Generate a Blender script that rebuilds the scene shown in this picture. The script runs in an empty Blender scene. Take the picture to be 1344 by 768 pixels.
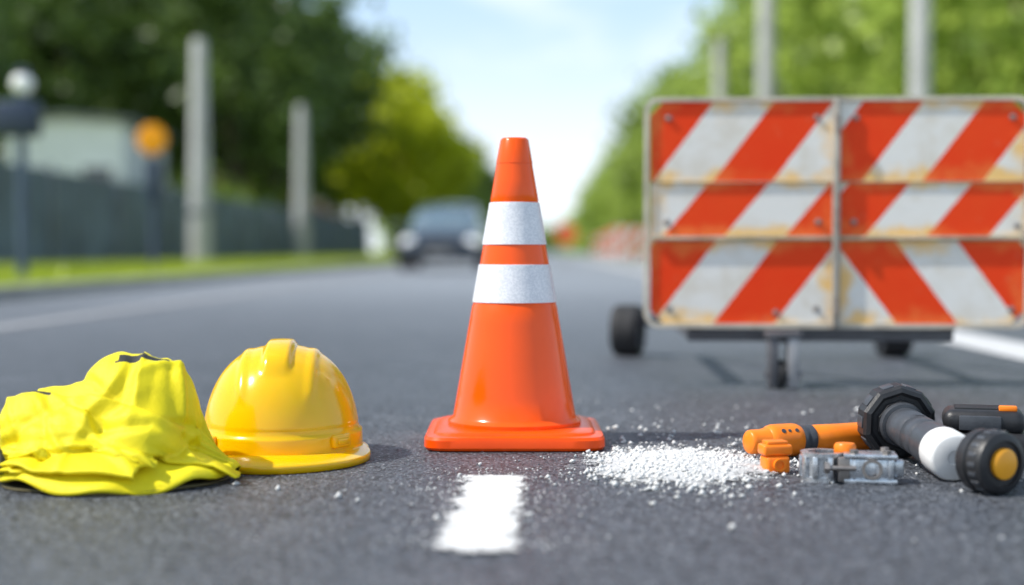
import bpy, bmesh, math, random
import numpy as np
from mathutils import Vector, Matrix
random.seed(5); rng=np.random.default_rng(7)
sc=bpy.context.scene
col=sc.collection
sc.view_settings.view_transform='Standard'
sc.view_settings.look='None'
sc.view_settings.exposure=0
R=math.radians

# ------------------------------------------------------------ materials
def nt_new(name):
    m=bpy.data.materials.new(name); m.use_nodes=True
    nt=m.node_tree; b=nt.nodes['Principled BSDF']
    return m,nt,b
def N(nt,t,**kw):
    n=nt.nodes.new(t)
    for k,v in kw.items():
        if k in n.inputs: n.inputs[k].default_value=v
        else: setattr(n,k,v)
    return n
def mixc(nt,fac,a,b):
    n=nt.nodes.new('ShaderNodeMix'); n.data_type='RGBA'
    for s,v in ((0,fac),(6,a),(7,b)):
        if isinstance(v,bpy.types.NodeSocket): nt.links.new(v,n.inputs[s])
        elif s==0: n.inputs[0].default_value=v
        else: n.inputs[s].default_value=(v[0],v[1],v[2],1)
    return n.outputs[2]
def ma(nt,op,a,b=None,c=None,clamp=False):
    n=nt.nodes.new('ShaderNodeMath'); n.operation=op; n.use_clamp=clamp
    for i,v in enumerate((a,b,c)):
        if v is None: continue
        if isinstance(v,bpy.types.NodeSocket): nt.links.new(v,n.inputs[i])
        else: n.inputs[i].default_value=v
    return n.outputs[0]
def ramp(nt,x,lo,hi):
    n=nt.nodes.new('ShaderNodeMapRange'); n.clamp=True; n.interpolation_type='SMOOTHSTEP'
    nt.links.new(x,n.inputs[0]); n.inputs[1].default_value=lo; n.inputs[2].default_value=hi
    return n.outputs[0]
def noise(nt,co,scale,detail=3,rough=.5,dist=0):
    n=N(nt,'ShaderNodeTexNoise'); n.inputs['Scale'].default_value=scale
    n.inputs['Detail'].default_value=detail; n.inputs['Roughness'].default_value=rough
    n.inputs['Distortion'].default_value=dist
    nt.links.new(co,n.inputs['Vector']); return n.outputs[0]
def bump(nt,b,h,strength,dist):
    n=nt.nodes.new('ShaderNodeBump'); n.inputs['Strength'].default_value=strength
    n.inputs['Distance'].default_value=dist
    nt.links.new(h,n.inputs['Height']); nt.links.new(n.outputs[0],b.inputs['Normal'])
def M(name,c,rough=.5,metal=0,var=.12,ns=12,bs=0,bd=.001,coat=0,sss=0,emit=None,dirt=0,spec=.5,dcol=(.09,.08,.07)):
    m,nt,b=nt_new(name)
    co=N(nt,'ShaderNodeTexCoord').outputs['Object']
    f=noise(nt,co,ns,5,.6)
    f=ramp(nt,f,.3,.7)
    base=mixc(nt,f,[x*(1-var) for x in c],[min(1,x*(1+var)) for x in c])
    if dirt:
        d=ramp(nt,noise(nt,co,ns*2.3,8,.7),.52,.75)
        base=mixc(nt,ma(nt,'MULTIPLY',d,dirt),base,dcol)
    nt.links.new(base,b.inputs['Base Color'])
    b.inputs['Metallic'].default_value=metal
    b.inputs['Specular IOR Level'].default_value=spec
    rr=ma(nt,'MULTIPLY_ADD',noise(nt,co,ns*4,4),.3*rough,rough*.85)
    nt.links.new(rr,b.inputs['Roughness'])
    if coat: b.inputs['Coat Weight'].default_value=coat; b.inputs['Coat Roughness'].default_value=.08
    if sss:
        b.inputs['Subsurface Weight'].default_value=sss; b.inputs['Subsurface Scale'].default_value=.012
        b.inputs['Subsurface Radius'].default_value=(1,.35,.05)
    if emit:
        b.inputs['Emission Color'].default_value=(1,.97,.9,1); b.inputs['Emission Strength'].default_value=emit
    if bs: bump(nt,b,noise(nt,co,bs,4,.6),.6,bd)
    return m

def leafmat(name,dark,light,tr=.35):
    m,nt,b=nt_new(name)
    co=N(nt,'ShaderNodeTexCoord').outputs['Object']
    f=ramp(nt,noise(nt,co,.7,4,.65),.35,.65)
    c=mixc(nt,f,dark,light)
    c2=mixc(nt,ramp(nt,noise(nt,co,9,2),.4,.7),c,[x*1.5 for x in light])
    nt.links.new(c2,b.inputs['Base Color']); b.inputs['Roughness'].default_value=.36
    t=nt.nodes.new('ShaderNodeBsdfTranslucent'); nt.links.new(c2,t.inputs[0])
    mx=nt.nodes.new('ShaderNodeMixShader'); mx.inputs[0].default_value=tr
    nt.links.new(b.outputs[0],mx.inputs[1]); nt.links.new(t.outputs[0],mx.inputs[2])
    nt.links.new(mx.outputs[0],nt.nodes['Material Output'].inputs[0])
    return m

# ------------------------------------------------------------ mesh builder
class B:
    def __init__(s): s.v=[];s.f=[];s.m=[];s.s=[]
    def add(s,vs,fs,mi=0,smooth=False,mx=None):
        o=len(s.v)
        if mx is not None: vs=[mx@Vector(v) for v in vs]
        s.v+= [tuple(v) for v in vs]
        for f in fs: s.f.append([i+o for i in f]); s.m.append(mi); s.s.append(smooth)
        return s
    def box(s,size,loc=(0,0,0),bev=0,mi=0,rot=None,seg=2):
        bm=bmesh.new(); bmesh.ops.create_cube(bm,size=1)
        for v in bm.verts: v.co=Vector((v.co.x*size[0],v.co.y*size[1],v.co.z*size[2]))
        if bev: bmesh.ops.bevel(bm,geom=bm.edges[:],offset=bev,segments=seg,profile=.5,affect='EDGES')
        mx=Matrix.Translation(loc)
        if rot is not None: mx=mx@rot.to_4x4()
        bm.verts.index_update()
        s.add([v.co.copy() for v in bm.verts],[[v.index for v in f.verts] for f in bm.faces],mi,bev>0,mx)
        bm.free(); return s
    def lathe(s,prof,seg=40,mx=None,mi=0,smooth=True,closed=False):
        vs=[];rings=[]
        for r,z in prof:
            if r<=1e-7: rings.append([len(vs)]); vs.append((0,0,z))
            else:
                rings.append(list(range(len(vs),len(vs)+seg)))
                for i in range(seg):
                    a=2*math.pi*(i+.5)/seg; vs.append((r*math.cos(a),r*math.sin(a),z))
        fs=[]
        pr=list(zip(rings[:-1],rings[1:]))
        if closed: pr.append((rings[-1],rings[0]))
        for a,b in pr:
            for i in range(seg):
                j=(i+1)%seg
                if len(a)==1 and len(b)==1: continue
                if len(a)==1: fs.append([a[0],b[j],b[i]])
                elif len(b)==1: fs.append([a[i],a[j],b[0]])
                else: fs.append([a[i],a[j],b[j],b[i]])
        return s.add(vs,fs,mi,smooth,mx)
    def tube(s,path,rad,seg=8,mi=0,cap=True):
        vs=[];fs=[];n=len(path)
        P=[Vector(p) for p in path]
        for k in range(n):
            d=(P[min(k+1,n-1)]-P[max(k-1,0)]).normalized()
            q=d.to_track_quat('Z','Y')
            for i in range(seg):
                a=2*math.pi*i/seg
                vs.append(P[k]+q@Vector((math.cos(a)*rad[k],math.sin(a)*rad[k],0)))
        for k in range(n-1):
            for i in range(seg):
                j=(i+1)%seg
                fs.append([k*seg+i,k*seg+j,(k+1)*seg+j,(k+1)*seg+i])
        if cap:
            fs.append(list(range(seg))[::-1]); fs.append(list(range((n-1)*seg,n*seg)))
        return s.add(vs,fs,mi,True)
    def loft(s,rings,mi=0,cap=True,smooth=True,mx=None):
        n=len(rings[0]); vs=[p for r in rings for p in r]; fs=[]
        for k in range(len(rings)-1):
            for i in range(n):
                j=(i+1)%n
                fs.append([k*n+i,k*n+j,(k+1)*n+j,(k+1)*n+i])
        if cap:
            fs.append(list(range(n))[::-1]); fs.append(list(range((len(rings)-1)*n,len(rings)*n)))
        return s.add(vs,fs,mi,smooth,mx)
    def mesh(s,name,mats,recalc=True,ang=38):
        me=bpy.data.meshes.new(name); me.from_pydata(s.v,[],s.f)
        for m in (mats if isinstance(mats,(list,tuple)) else [mats]): me.materials.append(m)
        me.polygons.foreach_set('material_index',s.m)
        me.polygons.foreach_set('use_smooth',s.s)
        if recalc:
            bm=bmesh.new(); bm.from_mesh(me); bmesh.ops.recalc_face_normals(bm,faces=bm.faces[:]); bm.to_mesh(me); bm.free()
        me.update()
        if any(s.s): me.set_sharp_from_angle(angle=R(ang))
        return me
    def obj(s,name,mats,parent=None,loc=(0,0,0),recalc=True,ang=38,**kw):
        return mk(name,s.mesh(name,mats,recalc,ang),parent,loc,**kw)
def mk(name,me,parent=None,loc=(0,0,0),rot=(0,0,0),**kw):
    o=bpy.data.objects.new(name,me); col.objects.link(o)
    o.location=loc; o.rotation_euler=rot
    if parent: o.parent=parent
    for k,v in kw.items(): o[k]=v
    return o
def thing(name,loc,label,cat,rot=(0,0,0),group=None):
    e=mk(name,None,None,loc,rot,label=label,category=cat); e.empty_display_size=.1
    if group: e['group']=group
    return e
def copy_thing(root,loc,rotz=None,scale=None):
    def cp(o,par):
        c=o.copy(); col.objects.link(c)
        if par: c.parent=par
        for ch in o.children: cp(ch,c)
        return c
    c=cp(root,None); c.location=loc
    if rotz is not None: c.rotation_euler[2]=rotz
    if scale is not None: c.scale=(scale,)*3 if not isinstance(scale,tuple) else scale
    return c
def along(p0,p1):
    p0=Vector(p0);p1=Vector(p1)
    return Matrix.Translation(p0)@(p1-p0).to_track_quat('Z','Y').to_matrix().to_4x4(), (p1-p0).length
def sheet(name,x0,x1,y0,y1,z,mat,**kw):
    b=B().add([(x0,y0,z),(x1,y0,z),(x1,y1,z),(x0,y1,z)],[[0,1,2,3]])
    return b.obj(name,mat,recalc=False,**kw)

# ------------------------------------------------------------ camera (height .32 m, looks along the road)
cam=bpy.data.cameras.new('camera'); co=bpy.data.objects.new('camera',cam); col.objects.link(co)
co.location=(0,0,.32)
cam.lens=50; cam.sensor_width=36; cam.clip_start=.05; cam.clip_end=3000
d=Vector((-.0257,1,-.029)); co.rotation_euler=d.to_track_quat('-Z','Y').to_euler()
cam.dof.use_dof=True; cam.dof.focus_distance=2.16; cam.dof.aperture_fstop=1.45
sc.camera=co

# ------------------------------------------------------------ light
tr=Vector((.42,.09,-.50)).normalized()
sl=bpy.data.lights.new('sun','SUN'); sl.energy=5.0; sl.angle=R(.6); sl.color=(1,.96,.89)
so=bpy.data.objects.new('sun',sl); col.objects.link(so); so.location=(-20,-6,25)
so.rotation_euler=tr.to_track_quat('-Z','Y').to_euler()
w=bpy.data.worlds.new('World'); sc.world=w; w.use_nodes=True
nt=w.node_tree; bg=nt.nodes['Background']
sky=nt.nodes.new('ShaderNodeTexSky'); sky.sky_type='NISHITA'; sky.sun_disc=False
sky.sun_elevation=math.asin(-tr.z); sky.sun_rotation=math.atan2(-tr.x,-tr.y)
sky.air_density=1.0; sky.dust_density=1.2; sky.ozone_density=1.5
tc=nt.nodes.new('ShaderNodeTexCoord'); mp=nt.nodes.new('ShaderNodeMapping'); mp.inputs['Scale'].default_value=(1,1,2.0)
mp.inputs['Location'].default_value=(.15,0,.22)
nt.links.new(tc.outputs['Generated'],mp.inputs[0])
sx=nt.nodes.new('ShaderNodeSeparateXYZ'); nt.links.new(tc.outputs['Generated'],sx.inputs[0])
hz=ma(nt,'SUBTRACT',1,ramp(nt,sx.outputs[2],.02,.19))
low=ma(nt,'SUBTRACT',1,ramp(nt,sx.outputs[2],.25,.75))
f=ramp(nt,noise(nt,mp.outputs[0],5.5,6,.55,.3),.47,.68)
veil=mixc(nt,ma(nt,'MULTIPLY_ADD',low,.68,.18),sky.outputs[0],(4.5,6.2,8.0))
cl=mixc(nt,ma(nt,'MULTIPLY',f,.6),veil,(8.4,8.7,8.9))
cl=mixc(nt,ma(nt,'MULTIPLY',hz,.85),cl,(8.4,8.9,9.2))
nt.links.new(cl,bg.inputs[0]); bg.inputs[1].default_value=.145

# ------------------------------------------------------------ setting
def asphalt():
    m,nt,b=nt_new('asphalt')
    co=N(nt,'ShaderNodeTexCoord').outputs['Object']
    big=ramp(nt,noise(nt,co,1.1,5,.6),.3,.7)
    base=mixc(nt,big,(.050,.060,.080),(.084,.097,.120))
    pt=ramp(nt,noise(nt,co,9,6,.7),.35,.7)
    base=mixc(nt,ma(nt,'MULTIPLY',pt,.45),base,(.032,.039,.052))
    fine=noise(nt,co,380,3,.7)
    base=mixc(nt,ramp(nt,fine,.38,.66),base,(.150,.165,.195))
    v=nt.nodes.new('ShaderNodeTexVoronoi'); v.inputs['Scale'].default_value=190; nt.links.new(co,v.inputs['Vector'])
    sep=nt.nodes.new('ShaderNodeSeparateColor'); nt.links.new(v.outputs['Color'],sep.inputs[0])
    st=ma(nt,'MULTIPLY',ramp(nt,sep.outputs[0],.80,.86),ramp(nt,v.outputs['Distance'],.5,.3))
    base=mixc(nt,ma(nt,'MULTIPLY',st,.9),base,(.42,.43,.45))
    dk=ma(nt,'MULTIPLY',ramp(nt,sep.outputs[1],.60,.70),.92)
    base=mixc(nt,dk,base,(.013,.016,.022))
    du=ramp(nt,noise(nt,co,5,8,.7),.5,.8)
    base=mixc(nt,ma(nt,'MULTIPLY',du,.25),base,(.38,.39,.42))
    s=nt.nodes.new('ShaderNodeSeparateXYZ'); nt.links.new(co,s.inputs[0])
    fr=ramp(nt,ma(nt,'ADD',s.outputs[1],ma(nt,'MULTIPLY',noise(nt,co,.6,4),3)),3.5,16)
    base=mixc(nt,ma(nt,'MULTIPLY',fr,.80),base,(.29,.31,.345))  # far road painted paler, in place of sky sheen at grazing angles
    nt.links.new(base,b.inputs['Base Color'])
    b.inputs['Roughness'].default_value=.5
    h=ma(nt,'ADD',ma(nt,'MULTIPLY',v.outputs['Distance'],-1.0),noise(nt,co,260,4,.7))
    bump(nt,b,h,1.0,.0045)
    return m
def grassm():
    m,nt,b=nt_new('grass')
    co=N(nt,'ShaderNodeTexCoord').outputs['Object']
    c=mixc(nt,ramp(nt,noise(nt,co,.8,5),.35,.65),(.13,.19,.012),(.27,.33,.02))
    c=mixc(nt,ramp(nt,noise(nt,co,40,4),.4,.7),c,(.34,.40,.03))
    nt.links.new(c,b.inputs['Base Color']); b.inputs['Roughness'].default_value=.9
    bump(nt,b,noise(nt,co,30,4),1,.03); return m
ASPH=asphalt(); GRASS=grassm()
CONC=M('concrete',(.30,.30,.28),.85,bs=60,bd=.003,ns=3,dirt=.4)
sheet('ground',-700,700,-20,1500,-.006,GRASS,kind='structure')
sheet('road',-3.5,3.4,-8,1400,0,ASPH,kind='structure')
vb=B().box((60,1200,.12),(-33.62,598,.03)); vb.obj('grass_verge',GRASS,kind='structure')
kb=B().box((.12,1200,.11),(-3.56,598,.035),bev=.015); kb.obj('kerb',CONC,kind='structure')
kb=B().box((.12,1200,.08),(3.46,598,.02),bev=.015); kb.obj('kerb',CONC,kind='structure')

def paint(name,wear,edge,base=(.78,.78,.77)):
    m,nt,b=nt_new(name)
    t=N(nt,'ShaderNodeTexCoord'); co=t.outputs['Object']; uv=t.outputs['Generated']
    s=nt.nodes.new('ShaderNodeSeparateXYZ'); nt.links.new(uv,s.inputs[0])
    ex=ma(nt,'MINIMUM',s.outputs[0],ma(nt,'SUBTRACT',1,s.outputs[0]))
    ey=ma(nt,'MULTIPLY',ma(nt,'MINIMUM',s.outputs[1],ma(nt,'SUBTRACT',1,s.outputs[1])),edge)
    e=ramp(nt,ma(nt,'MINIMUM',ex,ey),0,.38)
    n1=noise(nt,co,200,4,.8); n2=noise(nt,co,32,6,.78)
    q=ma(nt,'ADD',ma(nt,'MULTIPLY',n1,.9),ma(nt,'MULTIPLY',n2,1.5))
    q=ma(nt,'ADD',q,ma(nt,'MULTIPLY',e,.62))
    a=ramp(nt,q,wear,wear+.06)
    c=mixc(nt,ramp(nt,noise(nt,co,60,6,.8),.4,.75),base,[x*.55 for x in base])
    nt.links.new(c,b.inputs['Base Color']); b.inputs['Roughness'].default_value=.75
    nt.links.new(a,b.inputs['Alpha'])
    bump(nt,b,noise(nt,co,300,4,.7),.8,.002)
    return m
sheet('lane_marking',-.150,-.004,1.45,2.04,.004,paint('worn_road_paint',1.55,3.0),kind='structure')
LP=M('road_paint',(.56,.56,.56),.8,bs=200,ns=30,dirt=.6,dcol=(.22,.23,.24))
sheet('edge_line',1.385,1.64,-4,900,.003,LP,kind='structure')
LP2=M('faded_road_paint',(.26,.265,.28),.8,bs=200,ns=30,dirt=.4)
sheet('edge_line',-2.36,-2.2,-4,900,.004,LP2,kind='structure')

def quads(name,P,U,V,mat,**kw):
    n=len(P); vs=np.empty((n*4,3),np.float32)
    vs[0::4]=P-U-V; vs[1::4]=P+U-V; vs[2::4]=P+U+V; vs[3::4]=P-U+V
    me=bpy.data.meshes.new(name); me.vertices.add(n*4); me.vertices.foreach_set('co',vs.ravel())
    me.loops.add(n*4); me.loops.foreach_set('vertex_index',np.arange(n*4,dtype=np.int32))
    me.polygons.add(n); me.polygons.foreach_set('loop_start',np.arange(0,n*4,4,dtype=np.int32))
    me.polygons.foreach_set('loop_total',np.full(n,4,dtype=np.int32))
    me.materials.append(mat); me.update(calc_edges=True); me.validate()
    return me
GB=leafmat('grass_blades',(.24,.31,.02),(.36,.43,.04),.45)
n=16000; P=np.stack([rng.uniform(-7.9,-3.66,n),5+rng.uniform(0,1,n)**1.6*50,np.full(n,.12)],1)
a=rng.uniform(0,6.28,n); L=rng.uniform(.02,.05,n)
U=np.stack([np.cos(a)*.008,np.sin(a)*.008,0*a],1); V=np.stack([rng.normal(0,.012,n),rng.normal(0,.012,n),L],1)
mk('grass',quads('grass',P,U,V,GB),kind='stuff')

# ------------------------------------------------------------ trees
def leaves(cent,spread,per,size,zs=1.0):
    k=len(cent); P=np.repeat(cent,per,0)
    sp=np.repeat(spread,per)[:,None]
    P=P+rng.normal(0,1,P.shape)*sp*np.array([.5,.5,.42*zs])
    n=len(P); s=rng.uniform(.6,1.3,n)[:,None]*size
    u=rng.normal(0,1,(n,3)); u/=np.linalg.norm(u,axis=1)[:,None]
    t=rng.normal(0,1,(n,3)); v=np.cross(u,t); v/=np.linalg.norm(v,axis=1)[:,None]
    return P,u*s*.5,v*s*.36
BARK=M('bark',(.10,.075,.05),.9,bs=25,bd=.03,ns=4,var=.4)
def make_tree(H,rx,rz,z0,leafm,label,nc=80,per=80,size=.30):
    e=thing('tree',(0,-60,0),label,'tree')
    b=B(); cz=z0+rz
    path=[(0,0,-.05)]; x=y=0
    for k in range(1,7):
        x+=random.uniform(-.15,.15); y+=random.uniform(-.15,.15); path.append((x,y,H*.75*k/6))
    b.tube(path,[.26,.2,.17,.14,.11,.07,.04],10)
    for k in range(8):
        a=k*2.4+random.uniform(-.4,.4); zz=z0*.7+random.uniform(0,rz*1.0)
        r=random.uniform(.5,.85)*rx; q=min(5,int(zz/(H*.75)*6)); s=Vector(path[q])
        p1=s+Vector((math.cos(a)*r*.5,math.sin(a)*r*.5,.6)); p2=s+Vector((math.cos(a)*r,math.sin(a)*r,1.6))
        b.tube([s,p1,p2],[.08,.05,.02],6)
    b.obj('trunk',BARK,e)
    c=[];sp=[]
    while len(c)<nc:
        p=rng.normal(0,1,3); p/=np.linalg.norm(p); r=rng.uniform(.35,1)**.6
        w=1-.25*max(0,p[2])
        c.append((p[0]*rx*r*w,p[1]*rx*r*w,cz+p[2]*rz*r)); sp.append(rng.uniform(.6,1.25)*rx/3.4)
    P,U,V=leaves(np.array(c),np.array(sp),per,size)
    mk('crown',quads('crown',P,U,V,leafm),e)
    return e
LD=leafmat('dark_leaves',(.042,.080,.022),(.11,.175,.035),.45)
LM=leafmat('mid_leaves',(.09,.145,.024),(.21,.30,.045),.5)
LY=leafmat('yellow_green_leaves',(.26,.33,.015),(.54,.58,.03),.55)
LG=leafmat('fresh_leaves',(.20,.28,.05),(.42,.52,.11),.52)
T={}
T['d']=make_tree(10.5,3.7,4.3,2.2,LD,'broad tree with dense dark green crown on verge',nc=52,per=82)
T['m']=make_tree(10,3.3,4.0,1.9,LM,'leafy green roadside tree with rounded crown',nc=52)
T['y']=make_tree(8.5,2.6,3.6,1.4,LY,'smaller tree with sunlit yellow-green leaves',nc=56)
T['g']=make_tree(10,3.3,4.4,1.2,LG,'light green roadside tree with airy crown',nc=50,per=60)
spots=[('d',-23.5,52,1.15),('d',-19.5,57,1.2),('m',-23,62,1.3),('d',-15.8,60,1.15),('d',-12.2,63,1.12),('d',-17.5,70,1.25),('m',-14,76,1.2),
 ('d',-11.0,51,1.12),('d',-17.2,49,1.05),('d',-19.0,40,1.05),
 ('y',-7.3,68,1.08),('y',-7.0,84,1.0),('m',-11.0,80,1.2),('d',-8.9,94,1.0),('m',-7.7,104,.98),('d',-7.5,122,.98),('m',-7.6,143,1.0),('m',-7.5,168,1.0),('d',-7.6,198,1.0),('m',-7.6,232,1.0),
 ('d',-26,75,1.3),('d',-21,84,1.3),
 ('g',7.8,24,.9),('g',7.6,31,1.0),('m',8.9,38,1.0),('g',7.3,46,1.0),('g',7.9,56,1.0),('g',7.0,67,1.0),('m',7.0,80,.98),('g',7.2,95,1.0),
 ('g',7.0,113,1.0),('g',7.0,134,1.0),('g',7.2,158,1.0),('m',7.2,188,1.0),('g',7.3,225,1.0),('g',15,33,1.1),('m',16,45,1.15),('g',15,58,1.15),('m',15.5,75,1.2)]
used=set()
for k,x,y,s in spots:
    rz=random.uniform(0,6.28); sc3=(s*random.uniform(.93,1.07),s*random.uniform(.93,1.07),s*random.uniform(.94,1.08))
    if k not in used:
        used.add(k); r=T[k]; r.location=(x,y,.05 if x<0 else -.01); r.rotation_euler[2]=rz; r.scale=sc3
    else: r=copy_thing(T[k],(x,y,.05 if x<0 else -.01),rz,sc3)
    r['group']='trees lining the road'
def mass(name,x0,x1,y0,y1,z0,z1,n,size,mat,**kw):
    c=np.stack([rng.uniform(x0,x1,n),rng.uniform(y0,y1,n),z0+rng.uniform(0,1,n)*(z1-z0)],1)
    P,U,V=leaves(c,np.full(n,size*3.5),14,size); P[:,2]=np.abs(P[:,2])
    return mk(name,quads(name,P,U,V,mat),kind='stuff',**kw)
mass('wood',-48,-30,70,170,0,13,1200,.8,LD)
mass('wood',20,30,20,170,0,10,1300,.75,LM)
mass('wood',-30,-7,250,430,0,8,900,.9,LM)
mass('wood',6,30,255,430,0,8,900,.9,LG)
mass('wood',-60,60,560,600,0,8,700,1.4,LM)
mass('hedge',5.2,6.2,16,240,0,1.5,2200,.2,LM)
mass('hedge',-11,-10.2,40,64,0,1.9,700,.25,LM)

# ------------------------------------------------------------ fence
FB=M('painted_fence_metal',(.11,.15,.20),.55,ns=1.2,var=.35,dirt=.45)
FP=M('galvanised_post',(.22,.24,.26),.45,metal=.4)
fe=thing('fence',(-8.1,12,.09),'long blue-grey sheet metal fence behind the grass verge','fence')
vs=[];fs=[];L=0;i=0
while L<52:
    xo=.025 if (i//2)%2 else 0
    vs+=[(xo,L,0.05),(xo,L,1.55)]; L+= .12 if i%2==0 else .03; i+=1
for k in range(len(vs)//2-1): fs.append([2*k,2*k+2,2*k+3,2*k+1])
B().add(vs,fs).obj('fence_panel',FB,fe,recalc=False)
pm=B().box((.07,.07,1.65),(0,0,.82),bev=.006).mesh('fence_post',FP)
for k in range(15): mk('fence_post',pm,fe,(.07,k*3.6,0))

# ------------------------------------------------------------ houses
def house(loc,wx,wy,h,wall,roofc,label,rotz=0,rh=1.4,eave=.3):
    e=thing('house',loc,label,'house',rot=(0,0,rotz))
    b=B().box((wx,wy,h),(0,0,h/2)); 
    b.add([(-wx/2,-wy/2,h),(wx/2,-wy/2,h),(0,-wy/2,h+rh),(-wx/2,wy/2,h),(wx/2,wy/2,h),(0,wy/2,h+rh)],[[0,1,2],[3,5,4]],0)
    b.obj('wall',wall,e,recalc=False)
    r=B(); hx=wx/2+eave; k=rh/(wx/2); zt=h+rh+.03; ze=h-eave*k+.03; y0=-wy/2-eave; y1=wy/2+eave
    for s in (-1,1):
        r.add([(0,y0,zt),(s*hx,y0,ze),(s*hx,y1,ze),(0,y1,zt),(0,y0,zt+.12),(s*hx,y0,ze+.12),(s*hx,y1,ze+.12),(0,y1,zt+.12)],
              [[0,1,2,3],[4,5,6,7],[0,1,5,4],[1,2,6,5],[2,3,7,6]])
    r.obj('roof',roofc,e)
    gl=GLASSD; fr=WHT
    for x,z in ((-wx*.28,h*.55),(wx*.28,h*.55)):
        wn=mk('window',None,e,(x,-wy/2-.02,z))
        B().box((.95,.04,1.15),bev=0).obj('frame',fr,wn)
        B().box((.8,.04,1.0),(0,-.02,0)).obj('window_pane',gl,wn)
    B().box((.95,.05,2.0),(0,-wy/2-.03,1.0)).obj('door',M('door_paint',(.12,.08,.05)),e)
    return e
GLASSD=M('dark_glass',(.03,.04,.05),.08,var=.1,coat=1)
WHT=M('white_frame',(.75,.75,.74),.5)
WW=M('white_render',(.80,.82,.86),.9,ns=1.5,var=.06)
BR=M('cream_render',(.5,.44,.36),.9,ns=1.5)
RT=M('clay_roof',(.30,.17,.10),.8,ns=3,var=.25)
RG=M('grey_roof',(.20,.21,.23),.8,ns=3)
RB=M('beige_roof',(.50,.40,.30),.8,ns=3,var=.15)
house((-13.9,43,.05),3.3,6,3.9,WW,RG,'white rendered house with grey roof behind fence',R(4),.12)
house((-12.6,53,.05),3,3,2.3,WW,RT,'small white house with clay roof behind metal fence',R(-5),.7)
house((-9.9,57,.05),2.2,3,1.7,BR,RT,'cream garden house with clay roof behind metal fence',0,.6)
house((11.6,39,-.01),4.2,6,4.3,BR,RB,'cream house with beige gabled roof among trees',R(-18),1.5)

# ------------------------------------------------------------ poles, signals
CP=M('concrete_pole',(.44,.44,.43),.85,ns=3,bs=30,bd=.003,dirt=.3)
def pole(x,y,z,h,r0,r1,label):
    e=thing('utility_pole',(x,y,z),label,'pole')
    B().lathe([(0,0),(r0,0),(r0*.8+r1*.2,h*.2),(r1,h-.05),(r1*.8,h),(0,h)],20).obj('pole_shaft',CP,e)
    rm=r0*.8+r1*.2
    B().lathe([(rm*.9,0),(rm+.02,0),(rm+.02,.07),(rm*.9,.07)],20,closed=True).obj('steel_band',FP,e,(0,0,h*.22))
    return e
pole(-6.55,26.6,.09,4.2,.22,.13,'pale concrete utility pole on grass verge')
pole(-7.4,42.5,.09,4.6,.24,.14,'weathered concrete utility pole beside fence')
pole(3.95,26,-.01,7.5,.18,.14,'tall light grey concrete pole at roadside')
pole(3.95,15.3,-.01,7,.12,.095,'tall light grey concrete pole at roadside')
pole(3.95,33,-.01,5.2,.17,.13,'short blue-grey pole beside roadside trees')
DK=M('dark_blue_metal',(.02,.035,.07),.4,var=.2)
e=thing('street_lamp',(-4.1,11,.09),'short dark blue lamp mast with white globe','street lamp')
B().lathe([(0,0),(.08,0),(.08,.03),(.045,.05),(.035,1.3),(.035,1.5),(0,1.5)],20).obj('mast',M('grey_blue_metal',(.06,.09,.14),.4),e)
B().box((.34,.16,.28),(-.03,0,1.26),bev=.03).obj('control_box',DK,e)
m,nt,b=nt_new('lamp_globe'); b.inputs['Base Color'].default_value=(.9,.9,.88,1); b.inputs['Roughness'].default_value=.15
B().lathe([(0,-.085)]+[(.085*math.cos(a),.085*math.sin(a)) for a in np.linspace(-1.4,1.4,12)]+[(0,.085)],20).obj('lamp_globe',m,e,(0.01,0,1.53))
B().lathe([(.05,0),(.06,.03),(.03,.05),(0,.05)],16).obj('cap',DK,e,(0.01,0,1.605))
e=thing('warning_sign',(-5.5,19.7,.09),'round orange warning disc on dark post','sign')
B().lathe([(0,0),(.09,0),(.05,.05),(.04,1.8),(0,1.8)],16).obj('post',DK,e)
mx=Matrix.Translation((0,-.07,1.78))@Matrix.Rotation(R(90),4,'X')
B().lathe([(0,-.02),(.20,-.02),(.21,0),(.20,.02),(.17,.025),(0,.03)],32,mx).obj('disc',M('amber_plastic',(1,.36,.01),.35,spec=.2),e)
B().box((.20,.12,.6),(0,.03,1.20),bev=.02).obj('battery_box',DK,e)
e=thing('road_sign',(.5,40,0),'small round orange road sign on stand','sign')
B().lathe([(0,0),(.16,0),(.16,.04),(.03,.06),(.025,.6),(0,.6)],16).obj('stand',M('grey_metal',(.3,.3,.3),.5),e)
B().lathe([(0,-.015),(.3,-.015),(.3,.015),(0,.015)],32,Matrix.Translation((0,-.05,.8))@Matrix.Rotation(R(90),4,'X')).obj('sign_face',M('sign_orange',(.9,.15,.04),.5),e)

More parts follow.
